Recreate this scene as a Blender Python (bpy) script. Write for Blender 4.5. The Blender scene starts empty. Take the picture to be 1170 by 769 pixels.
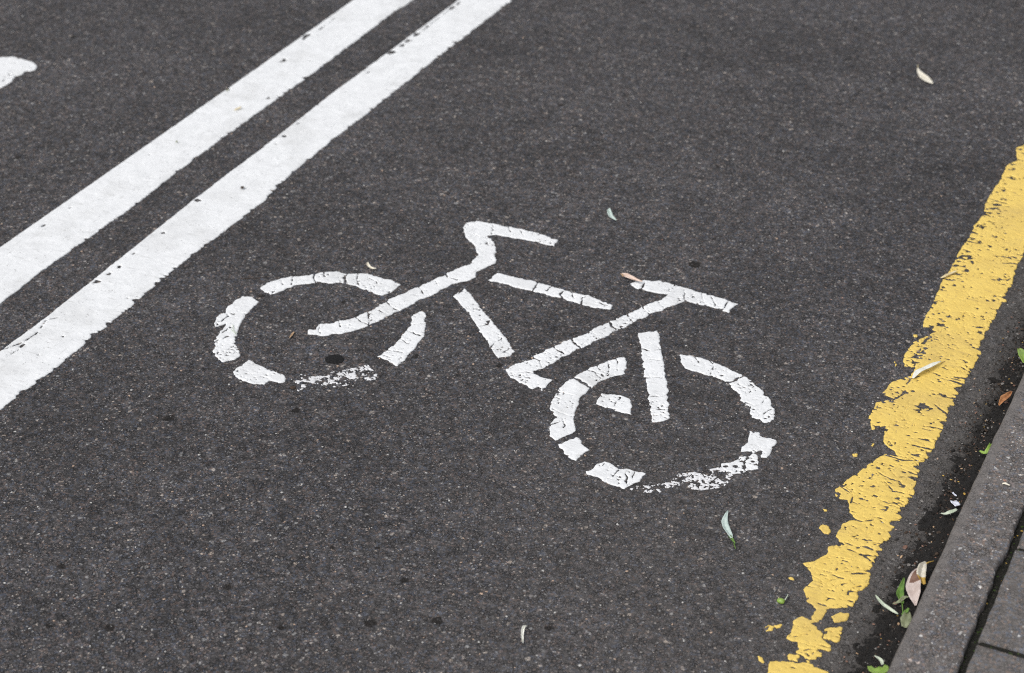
import bpy, bmesh, math, random
import numpy as np
from mathutils import Vector
random.seed(7)
R = math.radians
sc = bpy.context.scene
col = sc.collection

# ------------------------------------------------------------------ survey
# The camera stands 1.65 m above the road; world Y runs along the kerb.
FPX, CX, CY = 2213., 585., 384.5
PITCH, YAW, H = R(31.7), R(25.3), 1.65

def P(px, py, z=0.):
    """photo pixel -> point on the horizontal plane at height z"""
    px = np.asarray(px, float); py = np.asarray(py, float)
    x = (px - CX) / FPX; y = -(py - CY) / FPX
    dx = x
    dy = math.cos(PITCH) + y * math.sin(PITCH)
    dz = -math.sin(PITCH) + y * math.cos(PITCH)
    t = (z - H) / dz
    X, Y = dx * t, dy * t
    c, s = math.cos(YAW), math.sin(YAW)
    return np.stack([X * c - Y * s, X * s + Y * c], -1)

# ------------------------------------------------------------------ noise
def _hash(i, j, seed):
    n = (i.astype(np.int64) * 374761393 + j.astype(np.int64) * 668265263 + seed * 974634777) & 0xffffffff
    n = ((n ^ (n >> 13)) * 1274126177) & 0xffffffff
    n = n ^ (n >> 16)
    return (n & 0xffff) / 65535.0

def vnoise(x, y, seed=0):
    i = np.floor(x); j = np.floor(y); fx = x - i; fy = y - j
    fx = fx * fx * (3 - 2 * fx); fy = fy * fy * (3 - 2 * fy)
    a = _hash(i, j, seed); b = _hash(i + 1, j, seed)
    c = _hash(i, j + 1, seed); d = _hash(i + 1, j + 1, seed)
    return (a * (1 - fx) + b * fx) * (1 - fy) + (c * (1 - fx) + d * fx) * fy

def fbm(x, y, wl, octaves=3, seed=0):
    """-1..1, wavelength wl in metres"""
    s = 0; a = 1; t = 0; x = x / wl; y = y / wl
    for k in range(octaves):
        s = s + a * (vnoise(x + 17.3 * k, y - 9.1 * k, seed + k) * 2 - 1); t += a
        a *= .55; x = x * 2.03; y = y * 2.03
    return s / t

def poly_sd(x, y, poly):
    """signed distance to a closed polygon, positive inside"""
    d = np.full(x.shape, 1e9); inside = np.zeros(x.shape, bool)
    n = len(poly)
    for k in range(n):
        ax, ay = poly[k]; bx, by = poly[(k + 1) % n]
        ex, ey = bx - ax, by - ay
        L = ex * ex + ey * ey + 1e-18
        t = np.clip(((x - ax) * ex + (y - ay) * ey) / L, 0, 1)
        d = np.minimum(d, (x - ax - t * ex) ** 2 + (y - ay - t * ey) ** 2)
        if ay != by:
            cr = ((ay > y) != (by > y)) & (x < (bx - ax) * (y - ay) / (by - ay) + ax)
            inside ^= cr
    d = np.sqrt(d)
    return np.where(inside, d, -d)

def line_d(x, y, pts):
    d = np.full(x.shape, 1e9)
    for k in range(len(pts) - 1):
        ax, ay = pts[k]; bx, by = pts[k + 1]
        ex, ey = bx - ax, by - ay
        L = ex * ex + ey * ey + 1e-18
        t = np.clip(((x - ax) * ex + (y - ay) * ey) / L, 0, 1)
        d = np.minimum(d, (x - ax - t * ex) ** 2 + (y - ay - t * ey) ** 2)
    return np.sqrt(d)

# ------------------------------------------------------------------ objects
def link(o, parent=None):
    col.objects.link(o)
    if parent: o.parent = parent
    return o

def tag(o, label=None, cat=None, group=None, kind=None):
    if label: o['label'] = label
    if cat: o['category'] = cat
    if group: o['group'] = group
    if kind: o['kind'] = kind
    return o

def mesh_obj(name, verts, faces, mat, parent=None, smooth=True):
    me = bpy.data.meshes.new(name)
    me.from_pydata([tuple(map(float, v)) for v in verts], [], faces)
    me.update()
    if smooth: me.polygons.foreach_set('use_smooth', [True] * len(me.polygons))
    me.materials.append(mat)
    return link(bpy.data.objects.new(name, me), parent)

def sheet(name, field, bounds, res, mat, parent=None, thick=.0022, z0=0., rough=.0003, edge_w=.0022, seed=0, also=None):
    """marching squares: a raised film wherever field(x, y) > 0, with domed edges and side walls"""
    V = []; F = []
    for (x0, y0, x1, y1, rs) in [bounds + (res,)] + (also or []):
        nx = int(math.ceil((x1 - x0) / rs)) + 1; ny = int(math.ceil((y1 - y0) / rs)) + 1
        X, Y = np.meshgrid(x0 + np.arange(nx) * rs, y0 + np.arange(ny) * rs, indexing='ij')
        f = field(X, Y)
        f[np.abs(f) < 1e-7] = 1e-7
        f[0, :] = f[-1, :] = -1e-5; f[:, 0] = f[:, -1] = -1e-5
        prof = np.clip(f / edge_w, 0, 1); prof = np.sqrt(1 - (1 - prof) ** 2)
        Z = z0 + thick * (.25 + .75 * prof) + rough * (fbm(X, Y, .012, 2, seed + 40) + .7 * fbm(X, Y, .004, 1, seed + 50)) * np.clip(prof * 2, 0, 1)
        pos = f > 0
        vid = {}
        def vgrid(i, j):
            k = (i, j)
            if k not in vid:
                vid[k] = len(V); V.append((X[i, j], Y[i, j], Z[i, j]))
            return vid[k]
        def vedge(i, j, k, l):
            key = (i, j, k, l) if (i, j) < (k, l) else (k, l, i, j)
            if key not in vid:
                a, b = f[i, j], f[k, l]; t = a / (a - b)
                vid[key] = len(V)
                V.append((X[i, j] + t * (X[k, l] - X[i, j]), Y[i, j] + t * (Y[k, l] - Y[i, j]), z0 + thick * .25))
            return vid[key]
        cnt = pos[:-1, :-1].astype(int) + pos[1:, :-1] + pos[1:, 1:] + pos[:-1, 1:]
        walls = []
        for i, j in np.argwhere(cnt > 0).tolist():
            c4 = [(i, j), (i + 1, j), (i + 1, j + 1), (i, j + 1)]
            if cnt[i, j] == 4:
                F.append([vgrid(*c) for c in c4]); continue
            ring = []
            for k in range(4):
                a, b = c4[k], c4[(k + 1) % 4]
                if pos[a]: ring.append((vgrid(*a), 0))
                if pos[a] != pos[b]: ring.append((vedge(*a, *b), 1 if pos[a] else 2))
            F.append([r[0] for r in ring])
            n = len(ring)
            for k in range(n):
                if ring[k][1] == 1 and ring[(k + 1) % n][1] == 2: walls.append((ring[k][0], ring[(k + 1) % n][0]))
        low = {}
        for a, b in walls:
            for q in (a, b):
                if q not in low:
                    low[q] = len(V); V.append((V[q][0], V[q][1], z0 - .0008))
            F.append([b, a, low[a], low[b]])
    if not F: return None
    return mesh_obj(name, V, F, mat, parent)

# ------------------------------------------------------------------ node helpers
def new_mat(name):
    m = bpy.data.materials.new(name); m.use_nodes = True
    nt = m.node_tree; nt.nodes.clear()
    out = nt.nodes.new('ShaderNodeOutputMaterial'); b = nt.nodes.new('ShaderNodeBsdfPrincipled')
    nt.links.new(b.outputs[0], out.inputs[0])
    return m, nt, b

class N:
    def __init__(s, nt):
        s.nt = nt
        s.co = nt.nodes.new('ShaderNodeNewGeometry').outputs['Position']
    def _in(s, sock, v):
        if isinstance(v, bpy.types.NodeSocket): s.nt.links.new(v, sock)
        elif v is not None:
            if sock.type == 'RGBA' and len(v) == 3: v = tuple(v) + (1,)
            sock.default_value = v
    def noise(s, scale, detail=2, rough=.5, vec=None, out=0):
        n = s.nt.nodes.new('ShaderNodeTexNoise'); s._in(n.inputs['Vector'], vec or s.co)
        n.inputs['Scale'].default_value = scale; n.inputs['Detail'].default_value = detail; n.inputs['Roughness'].default_value = rough
        return n.outputs[out]
    def voro(s, scale, feature='F1', vec=None, rand=1.):
        n = s.nt.nodes.new('ShaderNodeTexVoronoi'); n.feature = feature; s._in(n.inputs['Vector'], vec or s.co)
        n.inputs['Scale'].default_value = scale; n.inputs['Randomness'].default_value = rand
        return n
    def ramp(s, fac, stops, interp='LINEAR'):
        n = s.nt.nodes.new('ShaderNodeValToRGB'); s._in(n.inputs[0], fac); cr = n.color_ramp; cr.interpolation = interp
        while len(cr.elements) < len(stops): cr.elements.new(.5)
        for e, (p, c) in zip(cr.elements, stops):
            e.position = p; e.color = (c, c, c, 1) if not hasattr(c, '__len__') else tuple(c) + (1,)
        return n.outputs[0]
    def math(s, op, a, b=None, c=None, clamp=False):
        n = s.nt.nodes.new('ShaderNodeMath'); n.operation = op; n.use_clamp = clamp
        s._in(n.inputs[0], a)
        if b is not None: s._in(n.inputs[1], b)
        if c is not None: s._in(n.inputs[2], c)
        return n.outputs[0]
    def mix(s, fac, a, b, blend='MIX'):
        n = s.nt.nodes.new('ShaderNodeMix'); n.data_type = 'RGBA'; n.blend_type = blend
        s._in(n.inputs[0], fac); s._in(n.inputs[6], a); s._in(n.inputs[7], b)
        return n.outputs[2]
    def sep(s, v):
        n = s.nt.nodes.new('ShaderNodeSeparateXYZ'); s._in(n.inputs[0], v); return n.outputs
    def sepc(s, v):
        n = s.nt.nodes.new('ShaderNodeSeparateColor'); s._in(n.inputs[0], v); return n.outputs
    def vmul(s, v, k):
        n = s.nt.nodes.new('ShaderNodeVectorMath'); n.operation = 'MULTIPLY'; s._in(n.inputs[0], v); n.inputs[1].default_value = k; return n.outputs[0]
    def vadd(s, v, k):
        n = s.nt.nodes.new('ShaderNodeVectorMath'); n.operation = 'ADD'; s._in(n.inputs[0], v); s._in(n.inputs[1], k); return n.outputs[0]
    def bump(s, h, strength, dist):
        n = s.nt.nodes.new('ShaderNodeBump'); s._in(n.inputs['Height'], h)
        n.inputs['Strength'].default_value = strength; n.inputs['Distance'].default_value = dist
        return n.outputs[0]

def stones(k, base, scale, frac, size, light_ramp, seed):
    """mix rare light stone chips of an aggregate into a base colour; returns colour, mask"""
    warp = k.vadd(k.co, k.vmul(k.noise(scale * 1.3, 1, out=1), (.7 / scale,) * 3))
    v = k.voro(scale, vec=k.vadd(warp, seed))
    c = k.sepc(v.outputs['Color'])
    sel = k.ramp(c[0], [(1 - frac, 0.), (1 - frac * .75, 1.)])
    sz = k.math('MULTIPLY', c[1], size)
    edge = k.math('SUBTRACT', sz, v.outputs['Distance'])
    m = k.math('MULTIPLY', k.math('MULTIPLY', edge, 9., clamp=True), sel, clamp=True)
    tint = k.ramp(c[2], light_ramp)
    return k.mix(m, base, tint), m

def aggregate(name, dark, mid, tone, chips, bump=.5, rough=.85, chip_tint=None, big=1., dist=.003):
    m, nt, b = new_mat(name); k = N(nt)
    fine = k.noise(520, 2, .6)
    grain = k.voro(310); gc = k.sepc(grain.outputs['Color'])
    base = k.mix(k.ramp(gc[0], [(0, 0.), (.55, .35), (1, 1.)]), dark, mid)
    base = k.mix(k.ramp(fine, [(.3, 0.), (.7, .55)]), base, dark)
    # hue drift of single stones: bluish / brownish
    base = k.mix(k.ramp(gc[1], [(.78, 0.), (.88, .55)]), base, tuple(a * q for a, q in zip(mid, (.62, .78, 1.05))))
    base = k.mix(k.ramp(gc[2], [(.84, 0.), (.92, .42)]), base, tuple(a * q for a, q in zip(mid, (1.4, 1.07, .88))))
    tints = chip_tint or [(0, (.15, .145, .15)), (.30, (.30, .295, .29)), (.5, (.40, .335, .28)), (.64, (.20, .21, .235)), (.82, (.62, .60, .57)), (.93, (.70, .68, .64)), (1, (.42, .22, .15))]
    heights = []
    for i, (s_, fr, sz) in enumerate(chips):
        base, mk = stones(k, base, s_, fr, sz, tints, (3.7 * i + 1, 1.3 * i, 0)); heights.append(mk)
    # dark pits between the stones
    pit = k.voro(210, 'DISTANCE_TO_EDGE')
    pn = k.noise(60, 2, .6)
    pm = k.math('MULTIPLY', k.ramp(pit.outputs['Distance'], [(0, 1.), (.09, 0.)]), k.ramp(pn, [(.42, 0.), (.62, .8)]))
    base = k.mix(pm, base, tuple(a * .35 for a in dark))
    # broad uneven tone
    t1 = k.noise(2.2, 3, .6); t2 = k.noise(14, 3, .6); t3 = k.noise(70, 2, .6)
    tt = k.math('ADD', k.math('MULTIPLY', t1, tone[0]), k.math('ADD', k.math('MULTIPLY', t2, tone[1]), k.math('MULTIPLY', t3, tone[2])))
    tt = k.math('ADD', tt, 1 - .5 * sum(tone))
    mulc = nt.nodes.new('ShaderNodeVectorMath'); mulc.operation = 'SCALE'
    nt.links.new(base, mulc.inputs[0]); nt.links.new(tt, mulc.inputs['Scale'])
    colr = mulc.outputs[0]
    hgt = k.math('ADD', k.math('MULTIPLY', gc[0], .45), k.math('MULTIPLY', fine, .5))
    big_v = k.voro(150); hgt = k.math('ADD', hgt, k.math('MULTIPLY', k.math('SUBTRACT', 1., big_v.outputs['Distance']), .6 * big))
    hgt = k.math('SUBTRACT', hgt, k.math('MULTIPLY', pm, .8))
    nt.links.new(k.bump(hgt, bump, dist), b.inputs['Normal'])
    b.inputs['Roughness'].default_value = rough
    b.inputs['Specular IOR Level'].default_value = .35
    return m, nt, b, k, colr

# ------------------------------------------------------------------ materials
# road
M_road, nt, b, k, c = aggregate('asphalt', (.038, .0355, .036), (.138, .129, .130), (1.0, 1.0, .9),
                                [(340, .24, .48), (230, .26, .50), (150, .22, .46), (95, .16, .40)], bump=.95, dist=.004)
xyz = k.sep(k.co)
# dusty strip between the yellow line and the gutter
d = k.math('ADD', xyz[0], k.math('MULTIPLY', k.math('SUBTRACT', k.noise(22, 3, .6), .5), .06))
dm = k.ramp(k.math('MULTIPLY', k.math('ADD', d, .56), 5.), [(0., 0.), (.75, .75), (1., .8)])
dust = k.mix(k.noise(260, 3, .65), (.060, .055, .050), (.155, .143, .132))
c = k.mix(dm, c, dust)
# pale dust trodden in beside the yellow line, and small old stains
wx = k.math('MULTIPLY', k.math('ADD', k.math('ADD', xyz[0], 1.15), k.math('MULTIPLY', k.math('SUBTRACT', k.noise(3.1, 4), .5), .5)), 2., clamp=True)
wy = k.math('MULTIPLY', k.math('SUBTRACT', 2.75, xyz[1]), 1.4, clamp=True)
c = k.mix(k.math('MULTIPLY', k.math('MULTIPLY', wx, wy), k.ramp(k.noise(240, 2), [(.35, .08), (.65, .36)])), c, (.150, .137, .127))
# old oil and rust stains soaked in between the stones
wv = k.vadd(k.co, k.vmul(k.vadd(k.noise(75, 3, .6, out=1), (-.5, -.5, -.5)), (.014, .014, 0.)))
acc = None
for (px, py, rad) in [(193,478,8),(334,443,6),(338,469,6),(380,626,5),(259,671,5.5),(125,718,7),(423,712,7.5),(500,709,7),(462,663,6),(430,626,4),(57,715,5),(322,717,5),(69,648,6),(475,407,6),
                      (570,418,5),(794,302,10),(627,718,6),(300,338,5),(392,345,5),(690,210,4),(640,120,5),(820,190,4),(905,260,4),(360,240,4),(960,120,4),(735,3,6),(770,430,4),(150,200,5),(20,180,6),(85,42,6),(270,60,5),(870,500,4)]:
    q = P(px, py); dn = nt.nodes.new('ShaderNodeVectorMath'); dn.operation = 'DISTANCE'
    nt.links.new(wv, dn.inputs[0]); dn.inputs[1].default_value = (float(q[0]), float(q[1]), 0)
    mk = k.math('MULTIPLY', k.math('SUBTRACT', rad * .00125, dn.outputs['Value']), 450., clamp=True)
    acc = mk if acc is None else k.math('MAXIMUM', acc, mk)
c = k.mix(k.math('MULTIPLY', acc, k.ramp(k.noise(330, 2), [(.3, 1.), (.75, .7)])), c, (.010, .007, .005))
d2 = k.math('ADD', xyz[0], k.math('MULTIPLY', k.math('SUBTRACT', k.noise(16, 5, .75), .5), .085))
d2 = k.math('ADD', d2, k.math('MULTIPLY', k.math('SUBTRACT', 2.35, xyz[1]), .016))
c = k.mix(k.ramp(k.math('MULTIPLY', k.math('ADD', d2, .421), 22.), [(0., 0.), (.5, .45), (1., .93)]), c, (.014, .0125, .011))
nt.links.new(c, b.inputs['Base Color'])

M_kerb, nt, b, k, c = aggregate('kerb_concrete', (.112, .101, .095), (.220, .200, .189), (.20, .22, .3),
                                [(120, .28, .44), (200, .40, .52), (330, .35, .5)], bump=.75, big=.6)
xyz = k.sep(k.co)
# smooth cement skin where the edge is rounded
e = k.math('ADD', xyz[0], k.math('MULTIPLY', k.math('SUBTRACT', k.noise(90, 2), .5), .006))
KX0 = float(P(1014, 769, .08)[0])
em = k.ramp(k.math('MULTIPLY', k.math('SUBTRACT', e, KX0), 30.), [(.30, .85), (.44, 0.)])
c = k.mix(em, c, k.mix(k.noise(150, 3), (.145, .132, .124), (.180, .165, .156)))
nt.links.new(c, b.inputs['Base Color'])

M_pave, nt, b, k, c = aggregate('paver_concrete', (.104, .095, .089), (.200, .183, .172), (.18, .2, .18),
                                [(130, .10, .36), (210, .16, .42)], bump=.45, big=.5)
nt.links.new(c, b.inputs['Base Color'])

def paint(name, light, dark, dirt, speck, rough=.6, yellow=False):
    m, nt, b = new_mat(name); k = N(nt)
    a = k.noise(35, 4, .6); f = k.noise(300, 3, .6); g = k.noise(9, 3, .6)
    c = k.mix(k.ramp(a, [(.35, 0.), (.7, 1.)]), light, dark)
    c = k.mix(k.ramp(g, [(.5, 0.), (.75, .5)]), c, dirt)
    # grime caught in pores
    v = k.voro(240); vc = k.sepc(v.outputs['Color'])
    sp = k.math('MULTIPLY', k.ramp(vc[0], [(.80, 0.), (.84, 1.)]), k.ramp(v.outputs['Distance'], [(.10, 1.), (.38, 0.)]))
    sp = k.math('MULTIPLY', sp, k.ramp(k.noise(28, 2), [(.40, 0.), (.6, .8)]))
    c = k.mix(sp, c, speck)
    # thin scratches & hairlines running with and across the street
    for sc_, lo in (((.22, 1.4, 1), .62), ((1.5, .2, 1), .64)):
        n = k.noise(150, 3, .6, vec=k.vmul(k.co, sc_))
        c = k.mix(k.ramp(n, [(lo, 0.), (lo + .08, .6)]), c, dirt)
    h = k.math('ADD', k.math('MULTIPLY', f, .6), k.math('ADD', k.math('MULTIPLY', k.noise(110, 2), .8), k.math('MULTIPLY', sp, -1.)))
    nt.links.new(k.bump(h, .4, .0018), b.inputs['Normal'])
    nt.links.new(c, b.inputs['Base Color'])
    b.inputs['Roughness'].default_value = rough; b.inputs['Specular IOR Level'].default_value = .3
    return m
M_white = paint('white_road_paint', (.80, .81, .815), (.71, .72, .725), (.50, .50, .49), (.16, .15, .14))
M_worn = paint('worn_white_paint', (.74, .74, .75), (.66, .66, .67), (.50, .50, .49), (.14, .13, .12))
M_yellow = paint('yellow_road_paint', (.80, .580, .150), (.71, .505, .125), (.48, .34, .13), (.14, .11, .07), rough=.65)

def plain(name, c1, c2, scale=200, rough=.6, bump=.3, dist=.001, trans=0., spec=.4):
    m, nt, b = new_mat(name); k = N(nt)
    n = k.noise(scale, 3, .6)
    nt.links.new(k.mix(k.ramp(n, [(.3, 0.), (.7, 1.)]), c1, c2), b.inputs['Base Color'])
    if bump: nt.links.new(k.bump(k.noise(scale * 2, 3), bump, dist), b.inputs['Normal'])
    b.inputs['Roughness'].default_value = rough; b.inputs['Specular IOR Level'].default_value = spec
    if trans: b.inputs['Subsurface Weight'].default_value = 0.
    return m
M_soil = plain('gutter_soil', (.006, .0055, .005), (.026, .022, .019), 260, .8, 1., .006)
M_joint = plain('joint_soil', (.006, .006, .004), (.022, .021, .014), 300, .9, 1., .004)
M_moss = plain('moss', (.022, .045, .008), (.060, .10, .015), 400, .9, .8, .003)
M_base = plain('ground_soil', (.05, .045, .04), (.09, .08, .07), 30, .9)
L_cream = plain('leaf_cream', (.70, .64, .50), (.82, .78, .68), 150)
L_straw = plain('leaf_straw', (.60, .48, .25), (.78, .68, .45), 150)
L_white = plain('leaf_bleached', (.66, .66, .58), (.84, .84, .78), 200)
L_silver = plain('leaf_silver_green', (.42, .52, .47), (.58, .66, .62), 160)
L_palegreen = plain('leaf_pale_green', (.42, .49, .36), (.62, .67, .55), 160)
L_green = plain('leaf_green', (.17, .29, .045), (.30, .43, .09), 120, .4)
L_dgreen = plain('leaf_mid_green', (.08, .17, .03), (.17, .28, .06), 120, .45)
L_olive = plain('leaf_olive', (.16, .18, .09), (.30, .32, .20), 120, .5)
L_orange = plain('leaf_dry_orange', (.32, .13, .05), (.55, .27, .12), 130)
L_pink = plain('leaf_pale_pink', (.44, .35, .31), (.62, .53, .49), 90)
L_brown = plain('leaf_brown', (.12, .06, .04), (.26, .15, .11), 90)
M_tan = plain('leaf_tan', (.36, .23, .13), (.52, .36, .22), 150)
L_salmon = plain('leaf_salmon', (.60, .44, .35), (.76, .61, .52), 160)
L_bud = plain('bud_scale', (.42, .25, .04), (.62, .42, .10), 160)
M_gum = plain('black_gum', (.006, .006, .007), (.022, .021, .021), 420, .9, 1., .003, spec=.25)
M_bark = plain('dark_bark', (.030, .020, .013), (.065, .042, .028), 200, .8, .8)
M_litter = plain('pale_litter', (.62, .64, .74), (.78, .80, .88), 200)

# ------------------------------------------------------------------ road, ground
def strip_mesh(name, prof, ys, mat, jitter=None):
    V = []; F = []
    n = len(prof)
    for j, y in enumerate(ys):
        for i, (x, z) in enumerate(prof):
            dx = jitter(i, y) if jitter else 0
            V.append((x + dx, y, z))
    for j in range(len(ys) - 1):
        for i in range(n - 1):
            F.append([j * n + i, j * n + i + 1, (j + 1) * n + i + 1, (j + 1) * n + i])
    return mesh_obj(name, V, F, mat)

KH = .08                                       # kerb height above the road
kx0 = float(np.mean([P(1014, 769, KH)[0], P(1080, 620, KH)[0], P(1134, 496, KH)[0], P(1170, 421, KH)[0]]))
kx1 = float(np.mean([P(1093, 769, KH)[0], P(1160, 600, KH)[0]]))
jx1 = float(np.mean([P(1106, 769, KH)[0], P(1168, 600, KH)[0]]))
print('kerb', kx0, kx1, jx1)

prof = [(-60, 0), (-10, 0), (-4, 0), (-1.5, 0), (kx0 - .12, 0), (kx0 - .08, -.001), (kx0 - .05, -.004), (kx0 - .025, -.008), (kx0 - .008, -.012), (kx0 + .03, -.014)]
tag(strip_mesh('road', prof, [-60, -10, 0, 1, 2, 3, 4, 6, 20, 90], M_road), kind='structure')
o = mesh_obj('ground', [(-150, -150, -.09), (150, -150, -.09), (150, 200, -.09), (-150, 200, -.09)], [[0, 1, 2, 3]], M_base, smooth=False)
tag(o, kind='structure')

# kerb stones, one metre each, rounded on the street side
def kerb_block(y0, y1, V, F, fine):
    step = .004 if fine else .05
    ys = list(np.arange(y0, y1, step)) + [y1]
    r = .010
    pr = [(0, -.12), (0, 0), (0, KH - r)]
    for a in range(1, 7):
        t = a / 6 * math.pi / 2
        pr.append((r - r * math.cos(t), KH - r + r * math.sin(t)))
    w = kx1 - kx0
    pr += [(r + (w - r) * q, KH) for q in (.2, .4, .6, .8, .93)]
    pr += [(w - .0025, KH - .0003), (w - .0007, KH - .0018), (w, KH - .005), (w, -.12)]
    n = len(pr); b0 = len(V)
    for j, y in enumerate(ys):
        ya = np.array(y)
        e_back = .0024 * float(fbm(ya, ya * 0 + 3, .030, 3, 5)) + .0016 * float(fbm(ya, ya * 0 + 8, .007, 2, 6))
        chip = .0022 * math.exp(-((y - 2.045) / .006) ** 2) if y < 2.045 else .0022 * math.exp(-((y - 2.045) / .03) ** 2)
        e_front = .0013 * float(fbm(ya, ya * 0 + 5, .05, 3, 9))
        end = min(y - y0, y1 - y); dz = -.006 * max(0, 1 - end / .006) ** 2
        for i, (x, z) in enumerate(pr):
            if i >= n - 5: x = x + e_back - chip * (1 if i >= n - 4 else .4)
            if i < 9: x = x + e_front
            V.append((kx0 + x, y, z + (dz if 2 < i < n - 1 else 0) + (.0006 * float(fbm(np.array(x * 1.), ya, .03, 2, 12)) if 6 < i < n - 3 else 0)))
    for j in range(len(ys) - 1):
        for i in range(n - 1):
            F.append([b0 + j * n + i, b0 + j * n + i + 1, b0 + (j + 1) * n + i + 1, b0 + (j + 1) * n + i])
    F.append([b0 + i for i in range(n)][::-1]); F.append([b0 + (len(ys) - 1) * n + i for i in range(n)])
V = []; F = []
for i in range(-6, 10):
    y0 = 1.78 + i
    kerb_block(y0 + .003, y0 + .997, V, F, i == 0)
tag(mesh_obj('kerb', V, F, M_kerb), kind='structure')

# paving slabs behind it
ja = float(P(1120, 731.5, KH)[1]); jb = float(P(1163, 624, KH)[1])
print('joints', ja, jb, P(1168, 749, KH))
SL = jb - ja; SW = SL
def slab(V, F, x0, x1, y0, y1, zt, seed, fine):
    st = .004 if fine else .05
    xs = np.unique(np.concatenate([np.array([x0, x0 + .0008, x0 + .003, x1 - .003, x1 - .0008, x1]), np.arange(x0 + st, x1 - st * .9, st)]))
    ys = np.unique(np.concatenate([np.array([y0, y0 + .0008, y0 + .003, y1 - .003, y1 - .0008, y1]), np.arange(y0 + st, y1 - st * .9, st)]))
    X, Y = np.meshgrid(xs, ys, indexing='ij')
    d = np.minimum(np.minimum(X - x0, x1 - X), np.minimum(Y - y0, y1 - Y))
    q = np.clip(1 - d / .003, 0, 1)
    Z = zt - .0025 * q ** 2 + .0005 * fbm(X, Y, .03, 3, seed)
    JX = .0012 * fbm(X, Y, .02, 3, seed + 3); JY = .0012 * fbm(X, Y, .02, 3, seed + 6)
    X = X + JX; Y = Y + JY
    b0 = len(V); nx, ny = X.shape
    V.extend(zip(X.ravel(), Y.ravel(), Z.ravel()))
    idx = lambda i, j: b0 + i * ny + j
    for i in range(nx - 1):
        for j in range(ny - 1):
            F.append([idx(i, j), idx(i + 1, j), idx(i + 1, j + 1), idx(i, j + 1)])
    ring = [idx(i, 0) for i in range(nx)] + [idx(nx - 1, j) for j in range(1, ny)] + [idx(i, ny - 1) for i in range(nx - 2, -1, -1)] + [idx(0, j) for j in range(ny - 2, 0, -1)]
    lo = len(V)
    V.extend([(V[r][0], V[r][1], zt - .06) for r in ring]); n = len(ring)
    for a in range(n):
        c_ = (a + 1) % n
        F.append([ring[c_], ring[a], lo + a, lo + c_])
V = []; F = []
rows = range(-9, 22)
for cidx in range(0, 9):
    for ridx in rows:
        off = 0 if cidx % 2 == 0 else SL / 2
        x0 = jx1 + cidx * SW; y0 = ja + ridx * SL + off
        fine = cidx < 1 and -2 <= ridx <= 1
        rr = random.Random(cidx * 100 + ridx)
        slab(V, F, x0, x0 + SW - .007, y0 + .0042, y0 + SL - .0042, KH - .002 + rr.uniform(-.0012, .0012), cidx * 31 + ridx * 7 + 200, fine)
tag(mesh_obj('pavement', V, F, M_pave), kind='structure')
jf = [(kx1 - .012, KH - .012), (kx1 + .002, KH - .012), (jx1 - .001, KH - .011), (jx1 + .004, KH - .0062), (jx1 + 2.6, KH - .0062)]
V = []; F = []
tag(strip_mesh('joint_bedding', [(kx1 - .012, KH - .10)] + jf + [(jx1 + 2.6, KH - .17)], [-5, 0, 1, 2, 3, 4, 8, 11], M_joint), kind='structure')

# ------------------------------------------------------------------ painted strokes
def fullpx(o, s, pts):
    a = np.array(pts, float)
    return a / s + np.array(o, float)

A = ((220, 240), 3.497); B = ((480, 230), 2.925); C = ((600, 380), 3.656)

def stroke_field(poly, cracks=(), holes=(), edge=.0013, wear=0., seed=0, stipple=0., finger=0., pores=.66):
    W = P(poly[:, 0], poly[:, 1])
    CR = [(P(q[:, 0], q[:, 1]), w) for q, w in cracks]
    HO = [(P(x, y), r, ar) for x, y, r, ar in holes]
    def f(X, Y):
        d = poly_sd(X, Y, W)
        d = d + edge * (2.1 * fbm(X, Y, .0105, 2, seed + 1) + .7 * fbm(X, Y, .0032, 2, seed + 2) - .25)
        if finger:                               # ragged teeth left by the coarse road surface
            n = fbm(X * .8, Y * .8, .0075, 2, seed + 3)
            d = d - finger * np.clip(n - .05, 0, 1) * 3.2
        for c_, w in CR:
            jx = .0040 * fbm(X, Y, .011, 3, seed + 7); jy = .0040 * fbm(X, Y, .011, 3, seed + 8)
            dd = line_d(X + jx, Y + jy, c_) - w * (1.15 + 1.5 * fbm(X, Y, .008, 2, seed + 9))
            d = np.minimum(d, dd)
        for p_, r, ar in HO:
            hx, hy = (X - p_[0]), (Y - p_[1]) / ar
            dd = np.sqrt(hx * hx + hy * hy) - r * (1 + .6 * fbm(X, Y, .006, 2, seed + 11))
            d = np.minimum(d, dd)
        if wear:
            n = fbm(X, Y, .0066, 3, seed + 15) + .5 * fbm(X, Y, .022, 2, seed + 16)
            d = np.minimum(d, (.62 - wear - n) * .004)
        pin = fbm(X, Y, .0035, 2, seed + 21) + .5 * fbm(X, Y, .03, 2, seed + 22)   # pores where stones show through
        d = np.minimum(d, (pores - pin) * .003)
        if stipple:
            n = fbm(X, Y, .0032, 2, seed + 19)
            d = np.minimum(d, (stipple - n) * .003)
        return d
    lo = W.min(0) - .012; hi = W.max(0) + .012
    return f, (float(lo[0]), float(lo[1]), float(hi[0]), float(hi[1]))

def stroke(name, fr, pts, parent, cracks=(), holes=(), mat=None, res=.0013, label=None, **kw):
    poly = fullpx(*fr, pts)
    cr = [(fullpx(*fr, c_[0]), c_[1] * .001) for c_ in cracks]
    ho = [((h_[0] / fr[1] + fr[0][0]), (h_[1] / fr[1] + fr[0][1]), h_[2] * .001, h_[3] if len(h_) > 3 else 1.2) for h_ in holes]
    seed = kw.pop('seed', random.randrange(10000)); th = kw.pop('thick', .0015)
    f, bd = stroke_field(poly, cr, ho, seed=seed, **kw)
    o = sheet(name, f, bd, res, mat or M_white, parent, thick=th, seed=seed)
    if label: o['label'] = label
    return o

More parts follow.
